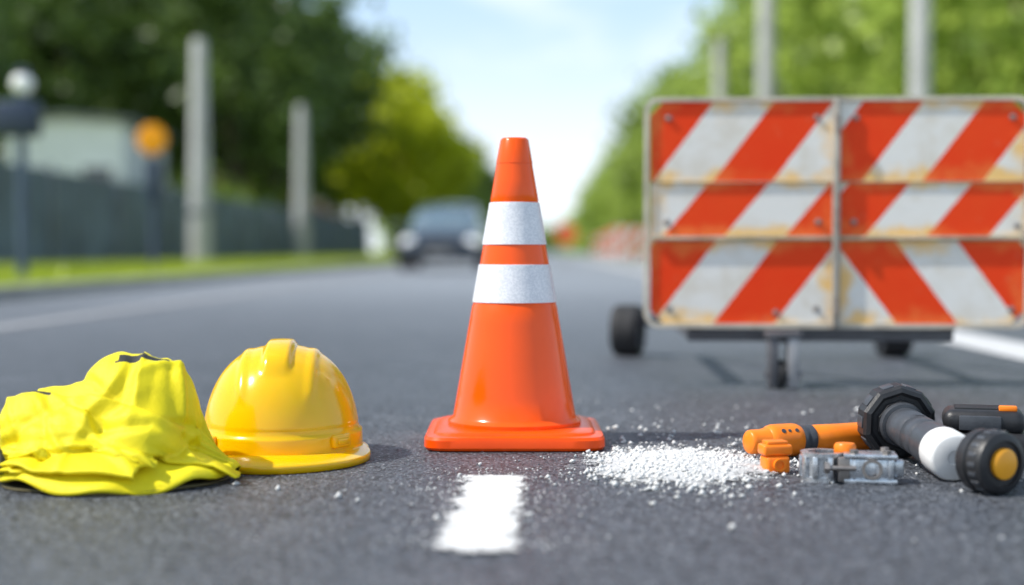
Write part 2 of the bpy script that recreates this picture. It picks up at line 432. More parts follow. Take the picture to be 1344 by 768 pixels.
# ------------------------------------------------------------ striped material
def stripes(name,x0,zt,k,P,red,white,edgecol,rust=1,r=.5):
    m,nt,b=nt_new(name)
    t=N(nt,'ShaderNodeTexCoord'); co=t.outputs['Object']
    s=nt.nodes.new('ShaderNodeSeparateXYZ'); nt.links.new(co,s.inputs[0])
    wob=ma(nt,'MULTIPLY',ma(nt,'SUBTRACT',noise(nt,co,60,4,.7),.5),.006)
    u=ma(nt,'SUBTRACT',s.outputs[0],ma(nt,'MULTIPLY_ADD',s.outputs[2],k,x0-k*zt))
    u=ma(nt,'ADD',u,wob)
    u=ma(nt,'FLOORED_MODULO',ma(nt,'DIVIDE',u,P),1)
    a=ma(nt,'LESS_THAN',u,r)
    n1=noise(nt,co,34,8,.75); n2=noise(nt,co,6,5,.6)
    rd=mixc(nt,ramp(nt,n2,.3,.7),red,[red[0],red[1]*1.35,red[2]*1.5])
    wh=mixc(nt,ramp(nt,noise(nt,co,11,6,.65),.4,.75),white,(.72,.66,.56))
    c=mixc(nt,a,wh,rd)
    c=mixc(nt,ma(nt,'MULTIPLY',ramp(nt,n1,.62,.69),.40),c,(.50,.32,.20))
    g=nt.nodes.new('ShaderNodeSeparateXYZ'); nt.links.new(t.outputs['Generated'],g.inputs[0])
    ex=ma(nt,'MULTIPLY',ma(nt,'MINIMUM',g.outputs[0],ma(nt,'SUBTRACT',1,g.outputs[0])),1.5)
    ez=ma(nt,'MULTIPLY',ma(nt,'MINIMUM',g.outputs[2],ma(nt,'SUBTRACT',1,g.outputs[2])),.7)
    e=ma(nt,'SUBTRACT',1,ramp(nt,ma(nt,'MINIMUM',ex,ez),0,.24))
    q=ma(nt,'ADD',ma(nt,'MULTIPLY',e,.24),ma(nt,'MULTIPLY',noise(nt,co,7,8,.66),1.0))
    q1=ramp(nt,q,.61,.82)
    q1=ma(nt,'MULTIPLY',q1,ma(nt,'MULTIPLY_ADD',a,-.76,1.0))
    c=mixc(nt,ma(nt,'MULTIPLY',q1,.85*rust),c,edgecol)
    q2=ramp(nt,q,.86,.99)
    c=mixc(nt,ma(nt,'MULTIPLY',q2,.65*rust),c,(.36,.13,.03))
    nt.links.new(c,b.inputs['Base Color']); b.inputs['Roughness'].default_value=.5; b.inputs['Specular IOR Level'].default_value=.2
    bump(nt,b,n1,.3,.0015)
    return m
RED=(.90,.050,.006); CRM=(.84,.82,.77); OCH=(.92,.55,.14)
S=549.
def lx(px): return (px-845)/S
def lz(py): return (428-py)/S+.1415
bt=thing('barricade_trailer',(.228,3.4,0),'wheeled road barricade with red and white striped rusty panels','barricade',rot=(0,0,R(-1.0)))
rows=[(136,239.2,1012,1127,.76,155),(240.8,310,928,1110,.84,158),(316,424,860,1090,.77,158)]
def panel(xa,xb,ya,yb,mat,cut):
    w0,w1,z0,z1=lx(xa),lx(xb),lz(yb),lz(ya); c=.030
    if 'bl' in cut: pts=[(w0+c,z0)] ; start=[(w0,z0+c)]
    else: pts=[(w0,z0)]; start=[]
    pts+= [(w1-c,z0),(w1,z0+c)] if 'br' in cut else [(w1,z0)]
    pts+= [(w1,z1-c),(w1-c,z1)] if 'tr' in cut else [(w1,z1)]
    pts+= [(w0+c,z1),(w0,z1-c)] if 'tl' in cut else [(w0,z1)]
    pts+= start
    n=len(pts)
    v=[(x,-.006,z) for x,z in pts]+[(x,.006,z) for x,z in pts]
    f=[list(range(n)),list(range(n,2*n))[::-1]]+[[i,(i+1)%n,(i+1)%n+n,i+n] for i in range(n)]
    B().add(v,f).obj('striped_panel',mat,bt)
XR=1341
for i,(ya,yb,xl,xr,k,P) in enumerate(rows):
    ml=stripes('red_white_stripes',lx(xl),lz(ya),k,P/S,RED,CRM,OCH)
    mr=stripes('red_white_stripes',lx(xr),lz(ya),k if i<2 else -.75,P/S,RED,CRM,OCH)
    panel(853,1089.5,ya,yb,ml,{0:('tl',),1:(),2:('bl',)}[i]); panel(1095.5,XR-7,ya,yb,mr,{0:('tr',),1:(),2:('br',)}[i])
FR=M('rusty_cream_paint',(.60,.54,.44),.6,ns=14,var=.2,dirt=.6,bs=120,spec=.3,dcol=(.34,.17,.06))
FO=M('rusty_grey_rail',(.44,.38,.30),.7,ns=14,var=.35,dirt=.6,bs=120,spec=.3,dcol=(.30,.14,.05))
FG=M('grey_worn_paint',(.40,.37,.32),.6,ns=14,var=.2,dirt=.6,bs=120,spec=.3,dcol=(.25,.14,.07))
def rrect(x0,x1,z0,z1,r,n=6):
    P=[]
    for cx,cz,a0 in ((x1-r,z0+r,-90),(x1-r,z1-r,0),(x0+r,z1-r,90),(x0+r,z0+r,180)):
        for i in range(n+1):
            a=R(a0+90*i/n); P.append((cx+r*math.cos(a),cz+r*math.sin(a)))
    return P
def frame(x0,x1,z0,z1,r,t,dy):
    o=rrect(x0,x1,z0,z1,r); i=rrect(x0+t,x1-t,z0+t,z1-t,max(r-t,.004)); n=len(o)
    v=[(x,-dy,z) for x,z in o]+[(x,-dy,z) for x,z in i]+[(x,dy,z) for x,z in i]+[(x,dy,z) for x,z in o]
    f=[]
    for q in range(4):
        for j in range(n):
            k=(j+1)%n; p=(q+1)%4
            f.append([q*n+j,q*n+k,p*n+k,p*n+j])
    return v,f
B().add(*frame(lx(845),lx(XR),lz(430),lz(130),.034,.0100,.013)).obj('frame',FR,bt)
B().box((lx(1097)-lx(1088),.014,lz(131)-lz(429)),(lx(1092.5),-.015,(lz(131)+lz(429))/2),bev=.003).obj('centre_post',FG,bt)
B().box((lx(1087.5)-lx(853),.012,.0085),((lx(853)+lx(1087.5))/2,-.013,lz(313)),bev=.003).obj('crossbar',FO,bt)
B().box((lx(XR-8)-lx(1097.5),.012,.0085),((lx(XR-8)+lx(1097.5))/2,-.013,lz(313)),bev=.003).obj('crossbar',FO,bt)
B().box((lx(1087)-lx(855),.006,.0022),((lx(855)+lx(1087))/2,-.009,lz(240)),bev=.0008).obj('seam_strip',FO,bt)
B().box((lx(XR-9)-lx(1098),.006,.0022),((lx(XR-9)+lx(1098))/2,-.009,lz(240)),bev=.0008).obj('seam_strip',FO,bt)
STL=M('worn_steel',(.30,.27,.25),.45,metal=.8,ns=30,dirt=.4)
bolt=B().lathe([(0,.006),(.004,.006),(.007,.004),(.008,0),(0,0)],14,Matrix.Rotation(R(90),4,'X')).mesh('bolt',STL)
for px,py in ((876,157),(1068,157),(1118,157),(1318,157),(874,292),(1070,292),(1325,297),(877,405),(1068,405),(1016,410),(1116,292),(1318,405)):
    mk('bolt',bolt,bt,(lx(px),-.006,lz(py)))
hg=B().lathe([(0,-.02),(.006,-.02),(.006,.02),(0,.02)],12).mesh('hinge',STL)
for py in (165,285,400): mk('hinge',hg,bt,(lx(1092.5),-.026,lz(py)))
RUB=M('tyre_rubber',(.022,.022,.024),.75,var=.3,ns=40,bs=150)
RIMD=M('dark_rim',(.10,.10,.11),.5,metal=.5)
GST=M('grey_steel',(.12,.12,.13),.55,metal=.3,ns=20,dirt=.4)
b=B().box((.03,.96,.03),(.12,.5,.125),bev=.004).box((.03,.96,.03),(.72,.5,.125),bev=.004).box((.78,.03,.03),(.42,.95,.108),bev=.004)
b.box((.63,.03,.03),(.42,.03,.120),bev=.004)
for x in (.12,.72): b.tube([(x,.03,.5),(x,.8,.14)],[.012,.012],10); b.box((.035,.02,.4),(x,.018,.33),bev=.003)
b.obj('chassis',GST,bt)
def wheel(parent,loc,r,wd,mt=RUB,mr=RIMD,rz=0):
    e=mk('wheel',None,parent,loc,(0,0,rz))
    mx=Matrix.Rotation(R(90),4,'Y')
    h=wd/2
    B().lathe([(r*.62,-h*.9),(r*.9,-h),(r*.97,-h*.8),(r,-h*.5),(r,-h*.1),(r*.985,0),(r,h*.1),(r,h*.5),(r*.97,h*.8),(r*.9,h),(r*.62,h*.9)],40,mx,closed=True).obj('tyre',mt,e)
    b=B().lathe([(0,-h*.75),(r*.2,-h*.85),(r*.25,-h*.6),(r*.5,-h*.55),(r*.63,-h*.8),(r*.63,h*.8),(r*.5,h*.55),(r*.25,h*.6),(r*.2,h*.85),(0,h*.75)],30,mx)
    b.obj('rim',mr,e); return e
wheel(bt,(-.002,.95,.079),.079,.085,rz=R(-14)); wheel(bt,(.80,.95,.072),.072,.085,rz=R(4))
X0=lx(1020)
GLT=M('pale_grey_steel',(.36,.36,.37),.45,metal=.3,ns=25,dirt=.4)
B().box((.022,.046,.100),(-.024,0,.070),bev=.003).box((.024,.036,.046),(-.024,-.002,.024),bev=.008).obj('support_leg',GST,bt,(X0,-.075,0))
B().box((.026,.050,.100),(.021,0,.070),bev=.003).box((.028,.040,.046),(.021,-.002,.024),bev=.008).obj('support_leg',GLT,bt,(X0,-.075,0))
B().box((.082,.056,.016),(0,0,.126),bev=.004).box((.05,.10,.014),(0,.05,.114),bev=.003).obj('leg_bracket',GST,bt,(X0,-.075,0))
B().lathe([(0,-.042),(.008,-.042),(.008,.042),(0,.042)],12,Matrix.Rotation(R(90),4,'Y')).obj('axle',GST,bt,(X0,-.075,.034))
wheel(bt,(X0-.0035,-.070,.034),.034,.014)

brm=stripes('barrier_stripes',0,0,.8,.3,(.8,.12,.04),(.85,.83,.8),OCH,.2)
e=thing('traffic_barrier',(1.9,30,0),'low red and white striped barrier on the roadside','barrier',group='barriers along the road edge')
B().box((1.2,.05,.25),(0,0,.68),bev=.01).obj('barrier_board',brm,e)
B().box((1.2,.05,.2),(0,0,.32),bev=.01).obj('barrier_board',brm,e)
lg=B().box((.05,.05,.85),(0,.05,.425)).box((.08,.6,.05),(0,.05,.025)).mesh('leg',WHT)
mk('leg',lg,e,(-.45,0,0)); mk('leg',lg,e,(.45,0,0))
for x,y in ((2.0,36),(2.1,43),(2.2,52)): copy_thing(e,(x,y,0))

# ------------------------------------------------------------ car
def sring(hw,z0,z1,y,p=4,n=28,top=.85):
    out=[]; cz=(z0+z1)/2; hz=(z1-z0)/2
    for i in range(n):
        a=2*math.pi*i/n; c,s=math.cos(a),math.sin(a)
        x=hw*math.copysign(abs(c)**(2/p),c); z=hz*math.copysign(abs(s)**(2/p),s)
        if z>0: x*=1-(1-top)*(z/hz)**2
        out.append((x,y,cz+z))
    return out
CB=M('car_paint',(.025,.040,.065),.28,metal=.3,coat=1,var=.1)
car=thing('car',(-1.76,23,0),'dark blue-grey passenger car driving on the road','car'); car.scale=(.81,.81,.79)
b=B().loft([sring(.72,.30,.62,0,4),sring(.84,.22,.72,.08,4.5),sring(.88,.2,.82,.4,5),sring(.9,.2,.93,1.2,5),sring(.9,.2,.96,2,5),sring(.9,.2,.98,3.4,5),sring(.88,.22,.98,4.1,5),sring(.8,.3,.9,4.4,4)])
b.obj('body',CB,car)
b=B().loft([sring(.72,.90,.94,1.05,3.5,top=.8),sring(.74,.85,1.18,1.5,3.5,top=.8),sring(.72,.85,1.40,2.0,3.8,top=.8),sring(.70,.85,1.43,2.9,3.8,top=.8),sring(.70,.85,1.34,3.5,3.8,top=.8),sring(.7,.88,.99,4.1,3.5,top=.8)])
b.obj('window',M('car_glass',(.10,.16,.20),.05,coat=1,var=.05),car)
b=B().loft([sring(.60,1.33,1.42,1.95,3),sring(.62,1.36,1.46,2.3,3),sring(.60,1.35,1.455,3.1,3),sring(.56,1.26,1.36,3.55,3)]); b.obj('roof',CB,car)
HLm=M('headlight_glass',(.80,.82,.84),.1,coat=1,var=.1,emit=.5)
hl=B().lathe([(0,.03),(.07,.028),(.11,.01),(.12,-.02),(0,-.05)],24,Matrix.Rotation(R(90),4,'X')@Matrix.Scale(1.35,4,(1,0,0))@Matrix.Scale(.85,4,(0,1,0))).mesh('headlight',HLm)
for s in (-1,1):
    mk('headlight',hl,car,(s*.64,.03,.60)); 
    B().box((.2,.12,.13),(0,0,0),bev=.04).obj('side_mirror',CB,car,(s*.97,1.35,.97))
GR=M('black_grille',(.015,.015,.017),.5,ns=20)
b=B().box((.78,.03,.15),(0,-.005,.56),bev=.02)
for k in range(4): b.box((.74,.012,.008),(0,-.026,.51+k*.033),mi=1)
b.obj('grille',[GR,STL],car)
B().box((1.5,.08,.16),(0,.03,.30),bev=.03).obj('bumper',GR,car)
B().box((.5,.012,.11),(0,-.02,.38),bev=.004).obj('number_plate',M('plate_grey',(.3,.3,.3)),car)
for x in (-.8,.8):
    for y in (.85,3.5): wheel(car,(x,y,.32),.32,.22,mr=STL)

# ------------------------------------------------------------ traffic cone
cone=thing('traffic_cone',(-.0575,2.40,0),'orange traffic cone with two white reflective bands standing on asphalt','traffic cone',rot=(0,0,R(1.5)))
ORG=M('orange_plastic',(1.0,.100,.0),.18,var=.03,ns=6,spec=.45,bs=7,bd=.0025)
def cr(z): return .106+(.0225-.106)*(z-.03)/.48
pr=[(.112,.028),(.1125,.036),(.108,.040),(cr(.045),.044)]
pr+=[(cr(z),z) for z in (.08,.12,.16,.2,.228)]
pr+=[(cr(z)-.001,z) for z in (.23,.27,.3,.33,.37,.404)]
pr+=[(cr(.406),.406),(cr(.44),.44),(cr(.467),.467),(cr(.467)+.0006,.4675),(cr(.505)+.0004,.507),(.0222,.509),(.0205,.5105),(.018,.5095),(.017,.50),(.016,.47),(0,.468)]
B().lathe(pr,96).obj('cone_body',ORG,cone,ang=50)
def rs(h,p,z,n=96):
    out=[]
    for i in range(n):
        a=2*math.pi*(i+.5)/n; c,s=abs(math.cos(a)),abs(math.sin(a)); r=h/((c**p+s**p)**(1/p))
        out.append((r*math.cos(a),r*math.sin(a),z))
    return out
b=B().loft([rs(.139,9,0),rs(.1445,10,.002),rs(.147,10,.006),rs(.1465,10,.018),rs(.144,9,.0225),rs(.140,8,.0235),rs(.133,7,.0240),rs(.130,7,.0275),rs(.127,6,.0290),rs(.118,3,.0295),rs(.112,2,.030)])
b.obj('base',M('base_orange_plastic',(1.0,.085,.002),.30,var=.06,ns=14,spec=.3,dirt=.08),cone,ang=28)
def reflm():
    m,nt,b=nt_new('reflective_sheeting')
    co=N(nt,'ShaderNodeTexCoord').outputs['Object']
    v=nt.nodes.new('ShaderNodeTexVoronoi'); v.inputs['Scale'].default_value=480; nt.links.new(co,v.inputs['Vector'])
    sep=nt.nodes.new('ShaderNodeSeparateColor'); nt.links.new(v.outputs['Color'],sep.inputs[0])
    c=mixc(nt,ramp(nt,sep.outputs[0],.2,.9),(.68,.70,.75),(.84,.85,.89))
    c=mixc(nt,ma(nt,'MULTIPLY',ramp(nt,noise(nt,co,9,5),.5,.8),.35),c,(.50,.52,.58))
    nt.links.new(c,b.inputs['Base Color']); b.inputs['Roughness'].default_value=.35
    bump(nt,b,v.outputs['Distance'],.12,.0007); return m
RF=reflm()
for a,c in ((.331,.402),(.2345,.298)):
    B().lathe([(cr(a)-.0005,a)]+[(cr(z)+.0009,z) for z in np.linspace(a+.0005,c-.0005,6)]+[(cr(c)-.0005,c)],96).obj('reflective_band',RF,cone)

# ------------------------------------------------------------ helmet
hel=thing('hard_hat',(-.418,2.215,0),'glossy yellow plastic hard hat resting on asphalt','hard hat',rot=(0,0,R(5)))
YEL=M('yellow_plastic',(1.0,.51,.001),.17,var=.02,ns=6,spec=.5,sss=.35)
nt_=128; a_,b_,c_=.122,.138,.160
rings=[]
def sm(x): x=min(max(x,0),1); return x*x*(3-2*x)
def hp(th,ph):
    cr_=max(math.cos(ph),0)**.82; sz=max(math.sin(ph),0)**.92
    x=a_*cr_*math.sin(th); y=-b_*cr_*math.cos(th); z=.014+c_*sz
    n=Vector((x/a_**2,y/b_**2,(z-.014)/c_**2+1e-6)).normalized()
    w=abs(x); r=1-sm((w-.014)/.012)
    fe=sm((sz-.72)/.17) if y<0 else sm((sz-.3)/.2)
    off=.0090*r*fe
    off+=sm(1-abs(w-.052)/.012)*sm((sz-.45)/.15)*.0032
    off-=sm(1-abs(z-.052)/.0035)*.0014
    off+=.0042*sm((.045-z)/.003)
    return Vector((x,y,z))+n*off
for k in range(84):
    ph=math.pi/2*(1-(k+.6)/84.6); rings.append([hp(2*math.pi*i/nt_,ph) for i in range(nt_)])
last=[Vector((*p.xy,.0175)) for p in rings[-1]]
def ext(th): c=max(0,math.cos(th)); return .0085+.050*c**1.2
for j,t in enumerate((.08,.2,.4,.6,.8,.93,1.0)):
    rg=[]
    for i in range(nt_):
        th=2*math.pi*i/nt_; c=max(0,math.cos(th)); e=ext(th)*t
        d2=Vector((math.sin(th)*a_,-math.cos(th)*b_)).normalized()
        d2=(d2*.8+Vector((0,-.2*c))).normalized() if c>0 else d2
        z=.0175-.0050*t*(1+ .60*c)+ .016*c**3*math.sin(t*2.2)*(1-t*.75)
        rg.append(Vector((last[i].x+d2.x*e,last[i].y+d2.y*e,z)))
    rings.append(rg)
out=rings[-1]; rings.append([Vector((p.x*1.006,p.y*1.006,p.z-.0025)) for p in out]); rings.append([Vector((p.x*1.004,p.y*1.004,0.001)) for p in out])
b=B(); b.loft(rings,cap=False); top=len(b.v); b.v.append((0,0,rings[0][0].z+.0003))
for i in range(nt_): b.f.append([i,(i+1)%nt_,top]); b.m.append(0); b.s.append(True)
o=b.obj('shell',YEL,hel,ang=60)
md=o.modifiers.new('s','SOLIDIFY'); md.thickness=.0025; md.offset=-1
clip=B().box((.040,.010,.020),bev=.004,seg=3).box((.026,.006,.009),(0,-.005,0),bev=.002).mesh('accessory_slot',YEL)
for th in (-52,50):
    p=hp(R(th),.12); mk('accessory_slot',clip,hel,(p.x*1.01,p.y*1.01,.034),(0,0,math.atan2(math.sin(R(th))/a_*b_,math.cos(R(th)))))
b=B().lathe([(.09,.02),(.092,.02),(.092,.045),(.09,.045)],48,Matrix.Scale(1.15,4,(0,1,0)),closed=True); b.obj('headband',M('black_plastic',(.03,.03,.03),.5),hel)

# ------------------------------------------------------------ hi-vis vest : simulated cloth drape
def drape(nx,ny,W,Hh,coll,steps=170,seed=1,z0=.21,squeeze=.9,rot=0,noise_amp=.012,bendk=.25,off=(0,0),floor=None):
    g=np.random.default_rng(seed)
    X,Y=np.meshgrid(np.linspace(-W/2,W/2,nx),np.linspace(-Hh/2,Hh/2,ny),indexing='ij')
    dx=W/(nx-1); dy=Hh/(ny-1)
    Z=np.zeros_like(X)
    for _ in range(26):
        kx,ky=g.normal(0,22,2); Z+=np.sin(kx*X+ky*Y+g.uniform(0,6.28))*noise_amp*.3
    P=np.stack([X*squeeze,Y*squeeze,z0+Z],-1)
    c,s=math.cos(rot),math.sin(rot); P[...,:2]=P[...,:2]@np.array([[c,s],[-s,c]])
    P[...,0]+=off[0]; P[...,1]+=off[1]
    V=np.zeros_like(P)
    def con(A,Bi,L,k=1.):
        d=P[Bi]-P[A]; l=np.linalg.norm(d,axis=-1,keepdims=True)+1e-9
        q=d*(l-L)/l*.5*k; P[A]+=q; P[Bi]-=q
    S_=slice
    for it in range(steps):
        V[...,2]-=9.8*.008; V*=.975
        Q=P.copy(); P+=V*.008
        for k in range(14):
            for ph in (0,1):
                n=(nx-1-ph)//2
                con((S_(ph,ph+2*n,2),S_(None)),(S_(ph+1,ph+2*n,2),S_(None)),dx)
                n=(ny-1-ph)//2
                con((S_(None),S_(ph,ph+2*n,2)),(S_(None),S_(ph+1,ph+2*n,2)),dy)
            if k%2==0:
                L=math.hypot(dx,dy)
                for pa in (0,1):
                    n=(nx-1-pa)//2
                    con((S_(pa,pa+2*n,2),S_(0,ny-1)),(S_(pa+1,pa+2*n,2),S_(1,ny)),L,.5) 
                    con((S_(pa,pa+2*n,2),S_(1,ny)),(S_(pa+1,pa+2*n,2),S_(0,ny-1)),L,.5)
                o=3
                for pa in range(0,2*o):
                    i0=np.arange(pa,nx-o,2*o)
                    if len(i0):
                        d=P[i0+o]-P[i0]; l=np.linalg.norm(d,axis=-1,keepdims=True)+1e-9; q=d*(l-o*dx)/l*.5*bendk*(l<o*dx); P[i0]+=q; P[i0+o]-=q
                    j0=np.arange(pa,ny-o,2*o)
                    if len(j0):
                        d=P[:,j0+o]-P[:,j0]; l=np.linalg.norm(d,axis=-1,keepdims=True)+1e-9; q=d*(l-o*dy)/l*.5*bendk*(l<o*dy); P[:,j0]+=q; P[:,j0+o]-=q
            for (cx,cy,cz,a,b_2,c2) in coll:
                p=(P-np.array([cx,cy,cz]))/np.array([a,b_2,c2]); r=np.linalg.norm(p,axis=-1,keepdims=True)
                ins=(r<1); P[:]=np.where(ins,p/np.maximum(r,1e-6)*np.array([a,b_2,c2])+np.array([cx,cy,cz]),P)
            fl=floor(P) if floor else .006
            gz=P[...,2]<fl; P[...,2]=np.maximum(P[...,2],fl)
        V=(P-Q)/.008
        near=gz.copy()
        for (cx,cy,cz,a,b_2,c2) in coll:
            p=(P-np.array([cx,cy,cz]))/np.array([a,b_2,c2]); near|=np.linalg.norm(p,axis=-1)<1.01
        V[near]*=.35
        sp=np.linalg.norm(V,axis=-1,keepdims=True); V*=np.minimum(1,2.5/np.maximum(sp,1e-6))
    return P
_g=np.random.default_rng(21)
FOLDS=[]
for k in range(30):
    d_=_g.normal(0,1,3); d_[1]*=.6; d_/=np.linalg.norm(d_)
    FOLDS.append((d_,_g.uniform(-.13,.13),_g.uniform(.007,.020),_g.uniform(.5,1)*(1 if _g.random()<.6 else -.8),_g.normal(0,1,3),_g.uniform(12,26),_g.uniform(0,6.28)))
def crumple(P,amp,fade=0,edmask=None):
    du=np.gradient(P,axis=0); dv=np.gradient(P,axis=1)
    n=np.cross(du,dv); n/=np.linalg.norm(n,axis=-1,keepdims=True)+1e-9
    if n[...,2].mean()<0: n=-n
    q=P-np.array([0,0,.07])
    wp=q+.006*np.stack([np.sin(P[...,1]*30+1),np.sin(P[...,0]*33+2),np.sin(P[...,1]*27)],-1)
    f=np.zeros(P.shape[:2])
    for d_,o,wd,a,m,fr,ph in FOLDS:
        m=m/np.linalg.norm(m)
        mask=np.clip(np.sin(wp@m*fr+ph)*1.3+.1,0,1)
        t=np.abs(wp@d_-o)/wd
        f+=np.maximum(0,1-t)**1.2*a*mask*(wd/.012)**.6
    f=np.clip(f,-1.3,1.6)
    if edmask is None:
        ii,jj=np.meshgrid(np.linspace(-1,1,P.shape[0]),np.linspace(-1,1,P.shape[1]),indexing='ij')
        edmask=1-np.maximum(np.abs(ii),np.abs(jj))**10*fade
    Q=P+n*(f*amp*edmask)[...,None]; Q[...,2]=np.maximum(Q[...,2],.004)
    return Q
def clothobj(name,P,mats,parent,dark=None,thick=.003,moff=0,wrap=False):
    nx,ny=P.shape[:2]; vs=P.reshape(-1,3).tolist(); fs=[];mi=[]
    for i in range(nx-1):
        for j in range(ny if wrap else ny-1):
            j2=(j+1)%ny
            fs.append([i*ny+j,(i+1)*ny+j,(i+1)*ny+j2,i*ny+j2]); mi.append(dark(i/(nx-1),j/(ny-1),P[i,j]) if dark else 0)
    b=B(); b.v=vs;b.f=fs;b.m=mi;b.s=[True]*len(fs)
    me=b.mesh(name,mats,recalc=False,ang=180)
    o=mk(name,me,parent)
    s=o.modifiers.new('t','SOLIDIFY'); s.thickness=thick; s.offset=-1; s.material_offset=moff
    return o
def vestm():
    m,nt,b=nt_new('fluorescent_fabric')
    co=N(nt,'ShaderNodeTexCoord').outputs['Object']
    c=mixc(nt,ramp(nt,noise(nt,co,12,4),.35,.65),(.96,.80,.012),(1,.86,.02))
    nt.links.new(c,b.inputs['Base Color']); b.inputs['Roughness'].default_value=.5; b.inputs['Specular IOR Level'].default_value=.3
    wv=nt.nodes.new('ShaderNodeTexVoronoi'); wv.inputs['Scale'].default_value=700; nt.links.new(co,wv.inputs['Vector'])
    bump(nt,b,ma(nt,'ADD',ma(nt,'MULTIPLY',wv.outputs['Distance'],.25),noise(nt,co,55,5,.65)),.40,.004)
    t=nt.nodes.new('ShaderNodeBsdfTranslucent'); nt.links.new(c,t.inputs[0])
    mx=nt.nodes.new('ShaderNodeMixShader'); mx.inputs[0].default_value=.12
    nt.links.new(b.outputs[0],mx.inputs[1]); nt.links.new(t.outputs[0],mx.inputs[2])
    nt.links.new(mx.outputs[0],nt.nodes['Material Output'].inputs[0]); return m
VM=vestm(); BT=M('black_trim',(.02,.022,.02),.7,bs=300)
OL=M('olive_lining',(.09,.075,.03),.8,bs=200)
vest=thing('safety_vest',(-.607,1.995,0),'crumpled fluorescent yellow safety vest with black trim on asphalt','safety vest')
RX,RY,OY=.168,.148,-.020
def flapz(t,a): return .015+.044*(1-np.clip(t,0,1)**1.6)+np.clip(t,0,1)**4*(.007*np.sin(3*a+2.2)+.003*np.sin(8*a+.5))
nr,na=50,200
P2=np.zeros((nr,na,3))
for i in range(nr):
    t=.12+.88*i/(nr-1)
    for j in range(na):
        a=2*math.pi*j/na
        rx=RX*(1+.03*math.sin(3*a+.5)+.010*math.sin(7*a+1)); ry=RY*(1+.03*math.sin(4*a+2))
        z=float(flapz(t,a))+.0022*math.sin(9*a+14*t)*t
        if t>.955: z-=(t-.955)/.045*.006
        P2[i,j]=(rx*t*math.cos(a),ry*t*math.sin(a)+OY,z)
edm=np.repeat((np.clip(1.25-np.linspace(.12,1,nr)*1.25,0,1))[:,None],na,1)
P2=crumple(P2,-.006,0,edm)
clothobj('lower_flap',P2,[VM,OL],vest,lambda u,v,p:0,.0045,1,True)
P4=np.zeros((14,na,3))
for i in range(14):
    t=.1+.9*i/13
    for j in range(na):
        a=2*math.pi*j/na
        P4[i,j]=(RX*.95*t*math.cos(a)*(1+.03*math.sin(5*a)),RY*.96*t*math.sin(a)*(1+.04*math.sin(4*a+1))+OY,.0045+.001*math.sin(6*a)*t)
clothobj('lining',P4,[OL],vest,None,.003,0,True)
def floor(P):
    x=P[...,0]/RX; y=(P[...,1]-OY)/RY
    t=np.sqrt(x*x+y*y); return np.where(t<1.0,flapz(t,np.arctan2(y,x))+.0035,.014)
coll=[(.052,.01,.070,.060,.072,.098),(.0,.01,.066,.070,.078,.110),(-.090,.0,.055,.066,.072,.074),(.045,-.055,.05,.055,.045,.055),(-.05,-.055,.045,.065,.05,.055)]
P=drape(112,100,.325,.275,coll,steps=110,seed=4,rot=.2,squeeze=.86,noise_amp=.03,bendk=.15,off=(-.010,0),floor=floor)
P=crumple(P,.0115,.9)
def dk(u,v,p):
    if abs(p[0]-.035)<.034 and abs(p[1]+.012-.25*(p[0]-.035))<.0085 and p[2]>.1: return 1
    return 0
clothobj('fabric',P,[VM,BT],vest,dk)
coll2=[(x,y,z,a+.009,b_2+.009,c2+.001) for x,y,z,a,b_2,c2 in coll]
fl2=lambda Q: floor(Q)+.006
P3=drape(80,56,.26,.15,coll2,steps=100,seed=14,rot=-.30,z0=.23,squeeze=.86,noise_amp=.02,bendk=.2,off=(-.045,-.060),floor=fl2)
P3=crumple(P3,.010,.7)+np.array([0,-.005,.004])
clothobj('folded_layer',P3,[VM,BT],vest,lambda u,v,p:1 if (v>.96 and u<.35) else 0,.0045)
pth=[(-.150+.018*math.cos(k*.7),-.105+.013*k,.024+.026*math.sin(k*.5)) for k in range(8)]
B().tube(pth,[.008]*8,8).obj('piping',BT,vest)

# ------------------------------------------------------------ tools
BLK=M('black_rubber',(.020,.020,.022),.42,var=.2,ns=60,bs=300,bd=.0006)
DGR=M('dark_grey_plastic',(.055,.06,.07),.38,var=.15,ns=40,bs=260,bd=.0005)
TOR=M('tool_orange',(1.0,.235,.015),.33,var=.08,ns=30,dirt=.10,spec=.35)
WPL=M('white_plastic',(.80,.80,.79),.35,var=.06,ns=20,dirt=.08)
MET=M('cast_metal',(.58,.60,.63),.28,metal=.85,var=.3,ns=60,bs=120,bd=.0006)
e=thing('hand_torch',(.307,2.19,0),'orange plastic hand torch with dark ring lying on asphalt','torch'); e.scale=(1.09,1.09,1.10)
mx,L=along((0,0,.0240),(.205,.09,.0225))
B().lathe([(0,-.002),(.007,-.001),(.0145,.0),(.0165,.002),(.0172,.006),(.0172,.020),(.0185,.026),(.0195,.034)],40,mx).obj('nozzle',TOR,e)
B().lathe([(.0185,.030),(.0215,.033),(.0232,.039),(.0235,.048),(.0235,.060),(.0235,.072),(.0228,.078),(.0205,.083),(0,.083)],40,mx).obj('head',TOR,e)
B().lathe([(.0195,.082),(.0212,.085),(.0212,.090),(.0200,.092),(.0200,.095),(.0212,.097),(.0212,.103),(.019,.105)],40,mx).obj('ring',DGR,e)
B().lathe([(.018,.103),(.0200,.107),(.0200,.15),(.0205,.18),(.0210,.210),(.0200,.219),(.0175,.223),(0,.224)],40,mx).obj('handle',TOR,e)
q=(Vector((.205,.09,0))).normalized(); pz=Vector((q.y,-q.x,0))
nd=(pz+Vector((0,0,.9))).normalized()
